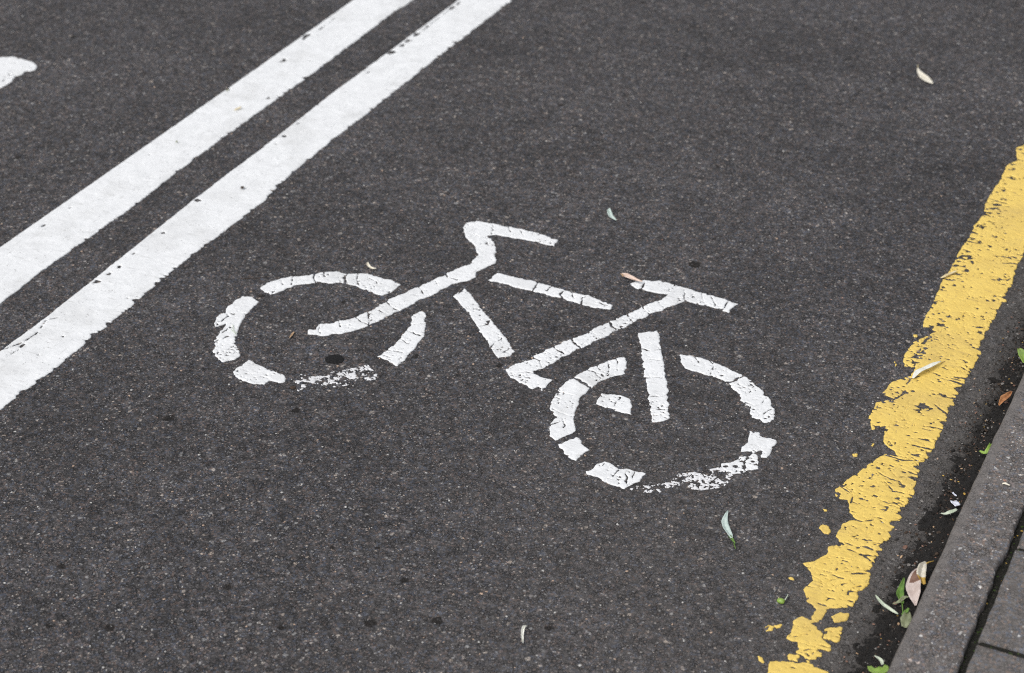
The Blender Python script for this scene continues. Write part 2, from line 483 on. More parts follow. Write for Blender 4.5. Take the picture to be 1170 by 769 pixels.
bike = bpy.data.objects.new('bicycle_symbol', None); link(bike)
bike.location = (-1.13, 2.29, 0); bike.empty_display_size = .1
tag(bike, 'white painted bicycle pictogram, cracked and worn, on the grey asphalt between the lines', 'road marking')
BP = []
def bs(*a, **k_):
    o = stroke(*a[:3], None, **k_); BP.append(o); return o

# front wheel
bs('wheel_arc', A, [(262,312),(300,292),(370,270),(450,262),(520,248),(570,244),(620,255),(680,253),(740,268),(800,283),(830,298),(805,322),(755,344),(700,325),(640,300),(590,294),(500,290),(420,300),(360,322),(315,340),(285,330)],
   cracks=[([(622,250),(608,272),(612,300)], 1.6), ([(662,250),(655,275),(668,300)], .7), ([(480,255),(492,292)], .7), ([(402,265),(395,300)], .6), ([(520,245),(530,268)],.9), ([(350,280),(362,302)], .8), ([(700,270),(745,300)], .5)], finger=.0012)
bs('wheel_arc', A, [(200,343),(235,350),(265,368),(240,395),(205,435),(190,460),(180,490),(172,520),(180,550),(192,580),(170,598),(120,612),(105,600),(78,568),(95,545),(85,522),(100,498),(120,480),(138,450),(105,468),(82,470),(90,445),(110,415),(145,385),(180,355)],
   cracks=[([(80,532),(110,520),(150,505)], 1.0), ([(110,445),(150,425)], .7), ([(80,575),(120,570)], .7), ([(120,490),(140,478)], 1.)], holes=[(150,470,2.0),(112,592,2.0)], finger=.0014)
bs('wheel_arc', A, [(225,601),(260,618),(300,638),(345,650),(374,663),(374,688),(345,692),(312,684),(300,694),(270,698),(215,688),(170,668),(158,648),(180,630),(205,612)],
   holes=[(215,655,3.2,.7),(195,668,1.4),(328,655,2.2,.7),(205,640,1.2)], finger=.0008)
bs('wheel_arc', A, [(388,664),(430,655),(480,662),(530,662),(560,645),(640,633),(700,620),(740,655),(728,680),(690,680),(620,700),(560,712),(470,692),(430,725),(405,722),(420,695),(386,680)],
   mat=M_worn, wear=.60, stipple=.30, thick=.0011, label='badly worn lower arc flaking into crumbs', res=.0011, seed=77)
bs('wheel_arc', A, [(905,405),(930,407),(934,450),(927,500),(898,542),(853,592),(820,627),(790,612),(742,586),(790,550),(830,515),(855,480),(880,445),(876,425)],
   cracks=[([(850,478),(885,490),(925,515)], .9), ([(780,562),(810,565),(842,572)], .9), ([(868,458),(935,458)], .9), ([(825,515),(865,535)], .6)], finger=.0012)
# front fork running into the handlebar
bs('fork', A, [(458,478),(490,476),(500,455),(560,450),(640,432),(720,395),(800,350),(900,308),(1000,262),(1049,238),(1090,219),(1120,232),(1140,262),(1105,282),(1049,294),(950,345),(850,392),(760,436),(690,470),(600,494),(520,503),(460,497)],
   cracks=[([(697,405),(712,435),(700,470)], .9), ([(650,428),(680,448),(712,462)], .9), ([(775,365),(795,385),(822,402)], 1.2), ([(730,398),(775,418)], .7), ([(580,443),(592,468)], .8), ([(1012,255),(1025,272),(1060,280)], 1.1), ([(905,308),(925,338)], .7), ([(508,455),(506,505)], .7), ([(860,335),(900,345)], .5), ([(970,285),(985,310)], .5)], finger=.0012)
bs('handlebar', B, [(96,245),(130,230),(165,212),(192,180),(182,150),(150,120),(140,90),(155,72),(200,66),(240,75),(300,87),(380,103),(460,130),(450,152),(400,140),(320,125),(255,113),(225,115),(250,140),(253,180),(252,207),(210,227),(160,247),(122,263)],
   cracks=[([(240,75),(238,112)], .7), ([(295,85),(305,105)], .6), ([(380,102),(375,115)], .5), ([(240,195),(262,208)], 1.1), ([(165,110),(200,118)], .5), ([(150,215),(172,208)], .6), ([(335,96),(345,118)], .5)], holes=[(435,142,1.2)], finger=.0008)
bs('top_tube', B, [(258,240),(300,250),(370,265),(430,283),(500,303),(560,315),(610,335),(650,350),(635,363),(600,360),(540,345),(470,325),(380,303),(300,282),(222,265)],
   cracks=[([(397,270),(385,285),(372,303)], 1.4), ([(480,300),(470,312),(476,328)], 1.1), ([(550,318),(535,345)], 1.0), ([(440,285),(425,300)], .6), ([(600,340),(640,352)], 1.), ([(505,305),(515,330)], .5)], finger=.001)
bs('down_tube', B, [(150,290),(175,315),(200,350),(240,400),(280,450),(318,502),(300,518),(260,525),(235,490),(200,435),(160,375),(125,335),(108,318)],
   cracks=[([(200,418),(215,415),(238,398)], 1.0), ([(155,355),(182,345)], .8), ([(235,492),(255,470),(275,455)], .8), ([(128,310),(150,300)], .5), ([(275,512),(296,492)], .8)], holes=[(283,505,1.4)], finger=.001)
bs('seat_tube', B, [(812,325),(750,350),(690,378),(630,403),(560,438),(500,463),(430,493),(360,528),(286,562),(300,590),(345,612),(375,628),(395,622),(405,632),(425,622),(440,598),(400,585),(378,570),(425,552),(480,520),(550,487),(620,452),(700,414),(780,374),(850,350),(885,334),(872,312),(840,306)],
   cracks=[([(445,485),(462,500),(478,512)], 1.3), ([(505,460),(520,478),(538,496)], 1.4), ([(627,398),(640,418),(660,436)], 1.6), ([(690,376),(705,400),(718,408)], .9), ([(375,520),(400,535),(405,555)], .7), ([(425,500),(440,525)], .7), ([(745,352),(765,378)], .7), ([(575,432),(590,462)], .5), ([(300,575),(345,572),(385,572)], .9), ([(792,335),(815,358)], .6)],
   finger=.001, seed=31, pores=.52)
bs('saddle', B, [(740,263),(800,265),(870,285),(940,305),(1020,328),(1065,345),(1050,350),(1030,372),(1005,362),(960,352),(900,338),(870,322),(845,312),(800,308),(760,300),(722,292),(702,276)],
   cracks=[([(885,295),(880,330)], .6), ([(940,310),(950,345)], .6), ([(1035,335),(1010,365)], .9), ([(750,268),(742,292)], .8), ([(975,320),(985,352)], .7)], finger=.0016, seed=55)
# rear wheel
bs('seat_stay', C, [(475,5),(555,-12),(562,20),(570,60),(580,130),(588,190),(597,240),(600,300),(608,360),(570,375),(530,375),(522,330),(512,270),(508,215),(498,190),(490,120),(482,60)],
   cracks=[([(480,70),(500,74),(520,78)], 1.8), ([(520,78),(575,66)], .8), ([(492,192),(540,188),(590,190)], 1.4), ([(512,270),(560,262),(600,262)], .7), ([(490,112),(560,118),(582,110)], .5), ([(520,330),(560,318),(600,322)], .5)], holes=[(538,365,1.3)], finger=.0014)
bs('wheel_arc', C, [(420,98),(425,135),(418,172),(370,185),(310,205),(270,235),(235,270),(212,320),(205,362),(218,415),(180,430),(125,455),(105,430),(102,385),(125,352),(105,320),(112,285),(140,240),(175,205),(215,180),(270,150),(340,120)],
   cracks=[([(208,192),(235,208),(272,228)], 1.5), ([(300,138),(318,158),(325,182)], 1.4), ([(262,155),(290,170),(315,192)], .9), ([(108,322),(140,335),(205,352)], .7), ([(378,108),(385,160)], .6), ([(102,385),(140,372)], .8), ([(345,120),(352,180)], .5), ([(140,245),(200,262)], .5), ([(160,360),(165,400)], .6)], holes=[(345,180,1.4)], finger=.0015)
bs('wheel_arc', C, [(138,467),(180,452),(217,434),(240,465),(265,490),(235,520),(210,537),(195,532),(165,505),(150,488)], holes=[(178,515,1.6)], finger=.0012)
bs('wheel_arc', C, [(250,580),(275,572),(300,550),(330,537),(390,565),(445,576),(505,590),(490,602),(480,622),(415,654),(360,637),(300,605),(265,598)],
   cracks=[([(368,602),(382,585),(396,568)], 1.0), ([(420,590),(432,640)], .8), ([(455,580),(450,610)], .9)], finger=.0012)
bs('wheel_arc', C, [(430,640),(520,640),(600,622),(640,590),(700,585),(780,572),(810,560),(850,575),(870,600),(830,648),(740,660),(600,655),(560,672),(440,665)],
   mat=M_worn, wear=.66, stipple=.25, thick=.0011, label='lower arc worn down to scattered white crumbs', res=.001, seed=142)
bs('wheel_arc', C, [(935,410),(975,418),(990,440),(1052,448),(1035,490),(1012,525),(985,522),(985,492),(965,500),(978,540),(972,570),(930,575),(900,590),(850,592),(815,560),(815,545),(860,545),(895,520),(940,520),(945,498),(898,500),(905,480),(930,460)],
   cracks=[([(895,515),(945,508),(985,498)], 1.6), ([(925,515),(915,575)], 1.6)], holes=[(950,540,2.6,1),(1000,505,1.2),(878,560,3.),(838,560,3.),(850,585,3.),(905,582,2.5)], mat=M_white, wear=.16, res=.0011, seed=13)
bs('wheel_arc', C, [(648,95),(700,98),(780,120),(850,150),(908,180),(950,205),(990,245),(1020,275),(1040,320),(1048,355),(1030,385),(990,370),(945,355),(935,310),(900,285),(890,250),(858,230),(850,208),(800,190),(730,170),(665,152),(650,120)],
   cracks=[([(845,215),(878,200),(915,180)], 1.8), ([(905,300),(925,292),(950,305)], 1.0), ([(1005,270),(985,300),(940,312)], .6), ([(705,98),(722,128)], .6), ([(785,122),(770,180)], .4), ([(960,225),(930,260)],.4), ([(1035,320),(970,350)], .5)], holes=[(822,182,3.0,.9),(955,322,2.2),(1005,360,2.2),(752,150,1)], finger=.0014)
bs('crank', C, [(320,257),(380,260),(440,278),(445,310),(446,347),(400,334),(350,317),(290,301)], cracks=[([(395,270),(375,310)], .4), ([(350,290),(400,300)], .4)], holes=[(375,322,1.2)], finger=.0008)
for o in BP:
    if o is None: continue
    o.data.transform(__import__('mathutils').Matrix.Translation((1.13, -2.29, 0)))
    o.parent = bike

# ---- the two solid lane lines
def long_line(name, left, right, holes, cracks, label, cat, mat, finger, seed, ext, thick=.0016, res=.0019, edge=.0012, wear=0., group=None, flist=()):
    poly = np.array(list(left) + list(right)[::-1], float)
    Wl = [tuple(q) for q in P(np.array(left)[:, 0], np.array(left)[:, 1])]
    Wr = [tuple(q) for q in P(np.array(right)[:, 0], np.array(right)[:, 1])]
    xl, xr, far, near = ext                     # straight run on beyond what the photo shows
    Wl = [(xl, near)] + Wl + [(xl, far)]; Wr = [(xr, near)] + Wr + [(xr, far)]
    W = np.array(Wl + Wr[::-1])
    CR = [(P(np.array(q)[:, 0], np.array(q)[:, 1]), w * .001) for q, w in cracks]
    HO = [(P(x, y), r * .001, ar) for x, y, r, ar in holes]
    mid = (xl + xr) / 2
    def f(X, Y):
        d = poly_sd(X, Y, W)
        side = np.clip((X - mid) / .04, -1, 1)   # right edge ragged, left edge cleaner
        amp = edge * np.where(side > 0, 1.25, .45)
        d = d + amp * (2.0 * fbm(X, Y, .013, 3, seed + 1) + .6 * fbm(X, Y, .004, 2, seed + 2))
        n = fbm(X * .16, Y, .010, 2, seed + 3)
        d = d - finger * np.clip(side, .08, 1) * np.clip(n - .05, 0, 1) * 2 * np.clip(.9 + 1.6 * fbm(X * .3, Y, .09, 2, seed + 5), .15, 2)
        for c_, w in CR:
            jx = .0016 * fbm(X, Y, .010, 2, seed + 7); jy = .0016 * fbm(X, Y, .010, 2, seed + 8)
            d = np.minimum(d, line_d(X + jx, Y + jy, c_) - w * (.7 + 1.1 * fbm(X, Y, .008, 2, seed + 9)))
        for p_, r, ar in HO:
            hx, hy = (X - p_[0]), (Y - p_[1]) / ar
            d = np.minimum(d, np.sqrt(hx * hx + hy * hy) - r * (1.35 + 1.1 * fbm(X, Y, .006, 2, seed + 11)))
        if wear:
            n = fbm(X * .6, Y, .010, 3, seed + 15) + .5 * fbm(X, Y, .045, 2, seed + 16)
            d = np.minimum(d, (.62 - wear - n) * .004)
        for fn in flist: d = np.minimum(d, fn(X, Y))
        return d
    y_lo, y_hi = min(w[1] for w in Wl[1:-1]) , max(w[1] for w in Wl[1:-1])
    a, b_ = y_lo - .25, y_hi + .25
    bd = (xl - .03, a, xr + .03, b_)
    also = [(xl - .03, b_, xr + .03, far + .01, .006), (xl - .03, near - .01, xr + .03, a, .006)]
    o = sheet(name, f, bd, res, mat, None, thick=thick, seed=seed, also=also)
    return tag(o, label, cat, group)

long_line('lane_line', [(0,283),(64,238.5),(200,143.5),(300,73.5),(404,0)], [(0,347),(60,301),(147,240),(206,194),(300,125),(357,84.5),(448,15.6),(473,0)],
          [(324,69.5,4.2,1.5),(351,41,3.8,2),(348,44,3,2),(367,33,2,3),(50,258,1.6,2),(80,238,1.3,2),(171,177,2.2,1),(354,70,1.2,2.5),(260,103,1.5,3),(307,112.5,2.6,1.2)],
          [([(300,128),(330,106)], .4), ([(362,36),(385,20)], .8)],
          'broad white line farther from the bicycle symbol, left one of the pair', 'road marking', M_white, .0052, 401, (-2.080, -1.959, 9., .8), group='pair of solid white lane lines')
long_line('lane_line', [(0,402),(51,364),(109,318),(218,231),(300,169),(378,108),(442,61),(524,0)], [(0,469),(58,425.7),(102,389),(156.5,344),(198,309),(300,231),(331,200),(375,164),(409,138),(497.6,67.6),(586,0)],
          [(448,60,4.6,1.5),(460,52,3.,2),(466,47,4.2,2),(476,40,4.6,1.4),(489,30,2.,2.5),(517,9,3.,4),(524,4,2.5,3),(421,83,1.6,3),(325,156,3.0,1.3),(315,165,1.7,1),(340,142,1.4,3),(111,322,4.0,1.3),(124,313.5,3.0,1),(137,305,2.4,1.4),
           (146,341,1.8,1),(186,266.5,2.6,1),(225,229,4.4,1),(44,406,1.6,1),(153,290,1.2,2),(25,396,2.4,2.),(72,385,1.6,1),(395,105.5,2.0,1.),(443,102,.9,1)],
          [([(3,400),(25,392),(42,381),(52,367),(66,363)], 1.5), ([(442,62),(455,54),(470,46)], 1.0), ([(480,38),(500,22),(520,6)], .8), ([(8,408),(22,400)], .8), ([(180,248),(200,236)], .5)],
          'broad white line nearer the bicycle symbol, right one of the pair, chipped edge', 'road marking', M_white, .0058, 733, (-1.866, -1.758, 9., .8), group='pair of solid white lane lines')

# ---- part of another white marking at the left edge of the photo
fr = ((0, 40), 10.99)
o = stroke('painted_symbol', fr, [(-900,240),(-300,262),(0,274),(80,280),(165,275),(250,298),(320,310),(400,338),(445,360),(470,395),(440,440),(390,462),(330,458),(270,500),(210,520),(170,550),(150,590),(80,640),(0,668),(-300,800),(-900,850)],
           None, cracks=[([(60,530),(110,540),(165,550)], 1.2), ([(150,470),(190,500)], .6), ([(0,600),(60,560)], .8)], finger=.0004, edge=.0015, res=.002)
tag(o, 'rounded tip of a white painted symbol left of the double lines', 'road marking')

# ---- yellow kerbside line
Lp = [(872,800),(878,770),(879,756),(896,756),(908,759),(924,757.5),(918,752),(909,746),(912,733),(900,729),(906,710),(916,704),(925,708),(932,697),(922,688),(918,674),(928,664),(927,655),(918,644),(930,641),(945,634),(946,625),(966,622),(955,613),(964,598),(978,594),(971,585),(969,571),(954,570),(955,559),(970,547),(979,541),(968,549),(967,549),(979,542),(993,530),(1011,519),(1023,521),(1008.6,504.5),(1011.5,487),(996,491.6),(993,476),(1001.5,460),(1021,456),(1007,450),(1019,437),(1041,429),(1046,420),(1033,419),(1033,406),(1043,391.5),(1070,379),(1054,374),(1055,366),(1066,347),(1073,330),(1075,323),(1087,306),(1097,285),(1108,271),(1113,257),(1123.5,246),(1126,233),(1132.5,220),(1142,208),(1151,188),(1162,184),(1161,169.5),(1171,165)]
Rp = [(935,812),(950,785),(952,768),(938,762),(926,757.5),(940,750),(951,738),(941,731),(939,721),(928,716),(935,708),(946,697),(952,698),(968,696),(977.6,692),(982,680),(989.5,668),(995.5,655),(995.5,643),(1003,635),(1009,629),(1015,613),(1024,597),(1030,588),(1040,574),(1044.6,558),(1044,550),(1051.6,533),(1060,521.7),(1067,513),(1070,501.7),(1077,490),(1081.6,479),(1090,459),(1099,444),(1106,430),(1113,416),(1120,404),(1121.7,391.5),(1127,378.6),(1139,358.6),(1147,344),(1150,333),(1152,332),(1158.5,316),(1161,306),(1170,289)]
# gaps where the paint has flaked away (photo pixels, width in mm)
yc = [([(1045,548),(1056,543)],1),([(1011,520),(1030,526),(1058,527)],2.0),([(1043,509),(1056,512),(1070,514)],2.2),([(1058,487),(1070,489),(1082,493)],2.0),([(1028,522),(1045,525)],1),
      ([(1069,463),(1078,471),(1090,478)],1.8),([(1073,450),(1082,454),(1097,457)],2.6),([(1086,435),(1094,438),(1106,440)],2.0),([(1091,445),(1103,446)],1.),([(1098,419),(1105,424),(1113,426)],1.8),([(1020,458),(1030,452),(1035,447)],2.0),
      ([(1036,439),(1041,433),(1050,430)],1.5),([(1110,395),(1120,401)],1.6),([(1116,374),(1124,374),(1131,377)],2.6),([(1127,364),(1136,366)],1.5),([(1133,353),(1142,354)],1.8),([(1140,338),(1150,341)],1.5),([(1136,343),(1146,347)],1.2),
      ([(1140,320),(1152,320)],2.0),([(1141,318),(1150,322)],2.0),([(1147,301),(1160,301)],2.0),([(1163,291),(1171,293)],1.6),([(1108,274),(1115,275),(1121,277)],1.8),([(1117,257),(1126,257)],2.8),([(1122,247),(1133,249)],1.6),([(1127,238),(1134,239)],2.),([(1131,227),(1137,229)],1.5),
      ([(1048,396),(1057,391),(1062,384)],2.0),([(1057,390),(1052,400),(1048,404)],1.6),([(1040,410),(1046,414),(1043,424)],1.4),([(1033,398),(1046,404)],1.),([(1098,446),(1086,441)],.7),
      ([(1160,268),(1171,270)],1.),([(1142,262),(1148,258),(1156,257)],.7),([(1148,233),(1160,235)],.6),([(1160,246),(1171,247)],.5),
      ([(970,594),(985,596),(1000,594)],1.4),([(1003,593),(1016,603),(1020,604)],1.6),([(1000,635),(1012,631)],1.),([(969,628),(985,634),(1003,636)],2.0),([(984,633),(994,641)],2.2),([(965,620),(980,625)],1.1),
      ([(929,641),(950,636),(975,640)],.6),([(973,655),(990,655)],1.8),([(932,650),(955,655),(975,652)],.5),([(975,672),(984,670)],1.2),([(960,684),(975,688)],1.6),([(962,668),(974,665),(985,662)],1.),([(960,556),(975,566),(972,575)],1.2),
      ([(1004,540),(1018,548),(1030,550)],1.4),([(1018,561),(1030,563),(1045,566)],1.6),([(1000,569),(1015,575),(1030,575)],1.4),([(1020,560),(1010,550)],1.),([(975,552),(968,558)],1.4),([(1022,574),(1036,584)],1.4),([(988,579),(1000,580)],.8),
      ([(924,655),(935,662)],.8),([(940,666),(960,660)],.6),([(922,670),(940,672)],.6),([(960,640),(968,650)],.5),([(1015,535),(1024,546),(1035,545)],1.1),([(1030,535),(1042,541),(1052,543)],1.5),([(993,532),(1010,530),(1022,537)],.6),
      ([(906,728),(925,724)],.7),([(924,735),(935,737),(950,740)],1.),([(912,744),(930,742)],.8),([(940,752),(950,748)],1.)]
yh = [(1104.5,309,6.2,.75),(1057,465,6.5,.9),(1064,467,4,.8),(1024,486,3,.6),(1141,234,4.2,1.),(1157,205,2.6,.7),(1113,254,4,1.),(1120,276.5,3,1.),(1108,288,2,1),(1084,362,2.4,1),(1043,447,2.,1),(1110,328.5,1.4,1.5),(1000,567,3,.6),(984,570,2.,1),(1132,379,2,1),(1033,480,1.5,1),(1053,409,1.5,1),(1090,320,2,1),(1100,322,1.6,1),(1062,411,1.6,1),(1078,372,1.8,1),(1078,367,3.,.6),(1005,610,1.5,1)]
def y_extra(X, Y):
    d = 1e3 + 0 * X
    # peppering of tiny holes along the left edge band and faint loss elsewhere
    n = fbm(X * .7, Y, .0055, 2, 911); m = fbm(X, Y, .035, 2, 913)
    edge = np.clip(1 - np.abs(X + .545) / .045, 0, 1) * .62
    d = np.minimum(d, (.66 - n - .28 * m - edge * .6) * .004)
    # flakes lost in teeth along the right edge
    n2 = fbm(X * .36, Y, .0072, 3, 921)
    side = np.clip((X + .51) / .06, 0, 1)
    d = np.minimum(d, (.62 - n2 - .20 * side + (X + .51 < 0) * .5) * .005)
    pin = fbm(X, Y, .0034, 2, 931) + .6 * fbm(X, Y, .028, 2, 933)
    return np.minimum(d, (.70 - pin) * .003)
o = long_line('kerbside_line', Lp, Rp, yh, yc, 'worn yellow line beside the kerb, flaking away towards the near end', 'road marking', M_yellow, .0085, 877,
              (-.556, -.450, 9., .8), thick=.0013, res=.0013, edge=.0022, flist=[y_extra])
# loose yellow patches that broke off the line belong to it
def ypatch(pts, seed, wear=0., label=None):
    f, bd = stroke_field(np.array(pts, float), seed=seed, edge=.0014, wear=wear, finger=.0008)
    sheet('paint_patch', f, bd, .0012, M_yellow, o, thick=.0017, seed=seed)
ypatch([(934,604),(940,598),(949,605.5),(948,611),(941,609)], 22)
ypatch([(951,705),(960,699),(971,701),(969,710),(954,711)], 23)
ypatch([(898,750),(901,747),(913,750),(911,756),(902,755)], 24)
ypatch([(900,659),(904,659),(909,662),(908,664),(902,663)], 25)
ypatch([(943,720),(952,716),(962,716),(963,724),(957,735),(940,729)], 26, .35)
ypatch([(868,722),(878,714),(890,714),(898,708),(893,718),(880,722)], 27, .62)
ypatch([(941,582),(947,582),(946,585),(941,585)], 28)
ypatch([(995,507),(999,507),(999,511),(994,510)], 29)
ypatch([(975,519),(979,519),(979,522),(975,522)], 30)
ypatch([(866,750),(872,752),(872,757),(866,755)], 33, .1)
ypatch([(1022,414),(1026,417),(1023,419)], 34)
ypatch([(1044,383),(1049,382),(1049,386),(1044,386)], 35)

# ------------------------------------------------------------------ gutter soil, moss, crumbs
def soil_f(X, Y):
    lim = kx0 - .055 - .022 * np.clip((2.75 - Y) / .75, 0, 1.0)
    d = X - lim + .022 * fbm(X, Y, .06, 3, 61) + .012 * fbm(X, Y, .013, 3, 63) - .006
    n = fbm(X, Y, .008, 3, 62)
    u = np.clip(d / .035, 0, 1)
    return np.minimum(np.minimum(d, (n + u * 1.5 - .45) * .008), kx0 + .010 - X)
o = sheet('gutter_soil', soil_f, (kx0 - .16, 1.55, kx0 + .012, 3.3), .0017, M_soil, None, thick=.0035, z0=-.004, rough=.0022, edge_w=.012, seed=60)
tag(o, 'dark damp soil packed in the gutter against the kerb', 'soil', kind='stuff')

def crumbs(name, n, place, size, mats, label, cat, seed, flat=.5):
    rr = random.Random(seed); V = []; F = []; mi = []
    for _ in range(n):
        x, y, z = place(rr); s = size(rr); k0 = len(V); nv = 6
        a0 = rr.uniform(0, 6.28); el = rr.uniform(.45, 1)
        tx, ty = rr.uniform(-.4, .4), rr.uniform(-.4, .4)
        for lay, (sz, zz) in enumerate(((.8, 0), (1, .45), (.5, 1.))):
            for q in range(nv):
                a = a0 + q * 6.283 / nv; r = s * sz * rr.uniform(.75, 1.1)
                px, py = r * math.cos(a), r * el * math.sin(a)
                V.append((x + px * math.cos(a0) - py * math.sin(a0), y + px * math.sin(a0) + py * math.cos(a0), z + s * flat * zz + tx * px + ty * py))
        for L in (0, 1):
            for q in range(nv):
                F.append([k0 + L * nv + q, k0 + L * nv + (q + 1) % nv, k0 + (L + 1) * nv + (q + 1) % nv, k0 + (L + 1) * nv + q])
        F.append([k0 + 2 * nv + q for q in range(nv)])
        mi += [rr.choices(range(len(mats)), [m_[1] for m_ in mats])[0]] * (2 * nv + 1)
    me = bpy.data.meshes.new(name); me.from_pydata(V, [], F); me.update()
    for m_ in mats: me.materials.append(m_[0])
    me.polygons.foreach_set('material_index', mi)
    return tag(link(bpy.data.objects.new(name, me)), label, cat, kind='stuff')
M_grit = plain('grit_grey', (.10, .095, .09), (.30, .28, .26), 300, .9)
M_gritd = plain('grit_dark', (.012, .011, .010), (.04, .035, .03), 300, .9)
def pl_g(rr):
    y = rr.uniform(1.6, 3.2); u = abs(rr.gauss(0, .045)) if rr.random() < .4 else rr.uniform(-.02, .014)
    return kx0 - .030 - u * (1 if y < 2.4 else .7), y, -.002
crumbs('gutter_debris', 4200, pl_g, lambda r: r.uniform(.0007, .0024) * (1.7 if r.random() < .08 else 1),
       [(M_gritd, 50), (M_grit, 12), (L_brown, 9), (M_bark, 30), (L_bud, 1.3), (M_tan, 2.0)], 'bits of bark, grit and bud scales along the gutter', 'debris', 5)
def pl_j(rr):
    if rr.random() < .75: return rr.uniform(kx1 + .001, jx1 - .001), rr.uniform(1.7, 2.9), KH - .012
    return rr.uniform(jx1, jx1 + .2), rr.choice((ja, jb, jb + SL)) + rr.uniform(-.003, .003), KH - .0072
crumbs('joint_moss', 1500, pl_j, lambda r: r.uniform(.0009, .0024), [(M_moss, 12), (M_joint, 60), (M_gritd, 30), (L_bud, 1.2)],
       'moss and dirt filling the open joints beside the pavers', 'moss', 6, .8)
# coarse grit lying on the asphalt, catching the light
def pl_r(rr):
    px = rr.uniform(-60, 1240); py = rr.uniform(-40, 800)
    q = P(px, py)
    return (float(q[0]), float(q[1]), -.0006) if q[0] < kx0 - .07 else (float(kx0) - .1 - rr.random() ** .5 * 2.2, float(q[1]) + rr.uniform(-1, .5), -.0006)
M_g1 = plain('chip_pale', (.30, .29, .28), (.55, .54, .51), 200, .7)
M_g2 = plain('chip_warm', (.30, .21, .15), (.50, .37, .28), 200, .7)
M_g3 = plain('chip_grey', (.10, .10, .105), (.20, .20, .21), 200, .7)
crumbs('loose_grit', 5200, pl_r, lambda r: .0007 + .0020 * r.random() ** 2.6, [(M_g1, 34), (M_g2, 18), (M_g3, 34), (M_gritd, 10)],
       'fine pale grit scattered over the asphalt', 'grit', 8, .55)

# ------------------------------------------------------------------ leaves
def catmull(pts, n):
    pts = np.array(pts, float); p = np.vstack([2 * pts[0] - pts[1], pts, 2 * pts[-1] - pts[-2]]); out = []
    m = len(pts) - 1
    for t in np.linspace(0, m, n):
        i = min(int(t), m - 1); u = t - i
        a, b_, c_, d_ = p[i], p[i + 1], p[i + 2], p[i + 3]
        out.append(.5 * ((2 * b_) + (-a + c_) * u + (2 * a - 5 * b_ + 4 * c_ - d_) * u ** 2 + (-a + 3 * b_ - 3 * c_ + d_) * u ** 3))
    return np.array(out)

def blade(name, px, widths, mat, fold=.35, lift=(.001, .003), z=.0, parent=None, n=26, seed=0, curl=0., side=0., m2=None, lx=None):
    """leaf blade: spine through photo pixels lying on the street, width in mm, folded along its midrib"""
    pts = [list(P(q[0], q[1], z + (q[2] * .001 if len(q) > 2 else 0))) + [z + (q[2] * .001 if len(q) > 2 else 0)] for q in px]
    S = catmull(pts, n); wd = np.interp(np.linspace(0, 1, n), np.linspace(0, 1, len(widths)), widths) * .00128
    cs = [-1, -.6, -.2, 0, .2, .6, 1]; V = []
    rr = random.Random(seed)
    for i in range(n):
        tdir = S[min(i + 1, n - 1)] - S[max(i - 1, 0)]; tdir /= np.linalg.norm(tdir) + 1e-9
        nr = np.array([tdir[1], -tdir[0], 0]); nr /= np.linalg.norm(nr) + 1e-9
        t = i / (n - 1); lf = lift[0] + (lift[1] - lift[0]) * t
        for c_ in cs:
            w = wd[i] * .5
            zz = lf + fold * abs(c_) * w + curl * w * c_ * c_ + side * c_ * w + .0004 * math.sin(9 * t + 3 * c_ + seed)
            V.append(S[i] + nr * w * c_ * (1 - .12 * abs(fold)) + np.array([0, 0, zz]))
    m = len(cs); F = []
    for i in range(n - 1):
        for j in range(m - 1): F.append([i * m + j, i * m + j + 1, (i + 1) * m + j + 1, (i + 1) * m + j])
    me = bpy.data.meshes.new(name); me.from_pydata([tuple(v) for v in V], [], F); me.update()
    me.polygons.foreach_set('use_smooth', [True] * len(me.polygons)); me.materials.append(mat)
    if m2:
        me.materials.append(m2)
        for k_, p_ in enumerate(me.polygons):
            if lx(k_ // (m - 1) / (n - 1), cs[k_ % (m - 1)]): p_.material_index = 1
    o = link(bpy.data.objects.new(name, me), parent)
    md = o.modifiers.new('thickness', 'SOLIDIFY'); md.thickness = .00025; md.offset = 1
    return o

def stem(name, px, r, mat, parent=None, z=.001):
    pts = [list(P(q[0], q[1], z + (q[2] * .001 if len(q) > 2 else 0))) + [z + (q[2] * .001 if len(q) > 2 else 0)] for q in px]
    S = catmull(pts, 14); V = []; F = []; ns = 6
    for i, p_ in enumerate(S):
        tdir = S[min(i + 1, 13)] - S[max(i - 1, 0)]; tdir /= np.linalg.norm(tdir) + 1e-9
        nr = np.cross(tdir, (0, 0, 1)); nr /= np.linalg.norm(nr) + 1e-9; up = np.cross(nr, tdir)
        rr = r * .001 * (1 - .35 * i / 13)
        for a in range(ns):
            t = a * 6.2832 / ns; V.append(p_ + nr * rr * math.cos(t) + up * rr * math.sin(t))
    for i in range(13):
        for a in range(ns): F.append([i * ns + a, i * ns + (a + 1) % ns, (i + 1) * ns + (a + 1) % ns, (i + 1) * ns + a])
    F.append(list(range(ns))[::-1]); F.append([13 * ns + a for a in range(ns)])
    return mesh_obj(name, V, F, mat, parent)

def thing(name, px, label, cat, group=None):
    e = bpy.data.objects.new(name, None); link(e); q = P(*px); e.location = (q[0], q[1], 0); e.empty_display_size = .02
    tag(e, label, cat, group); return e
def adopt(e, *obs):
    for o in obs:
        o.data.transform(__import__('mathutils').Matrix.Translation(-e.location)); o.parent = e

G = 'fallen leaves on the street'
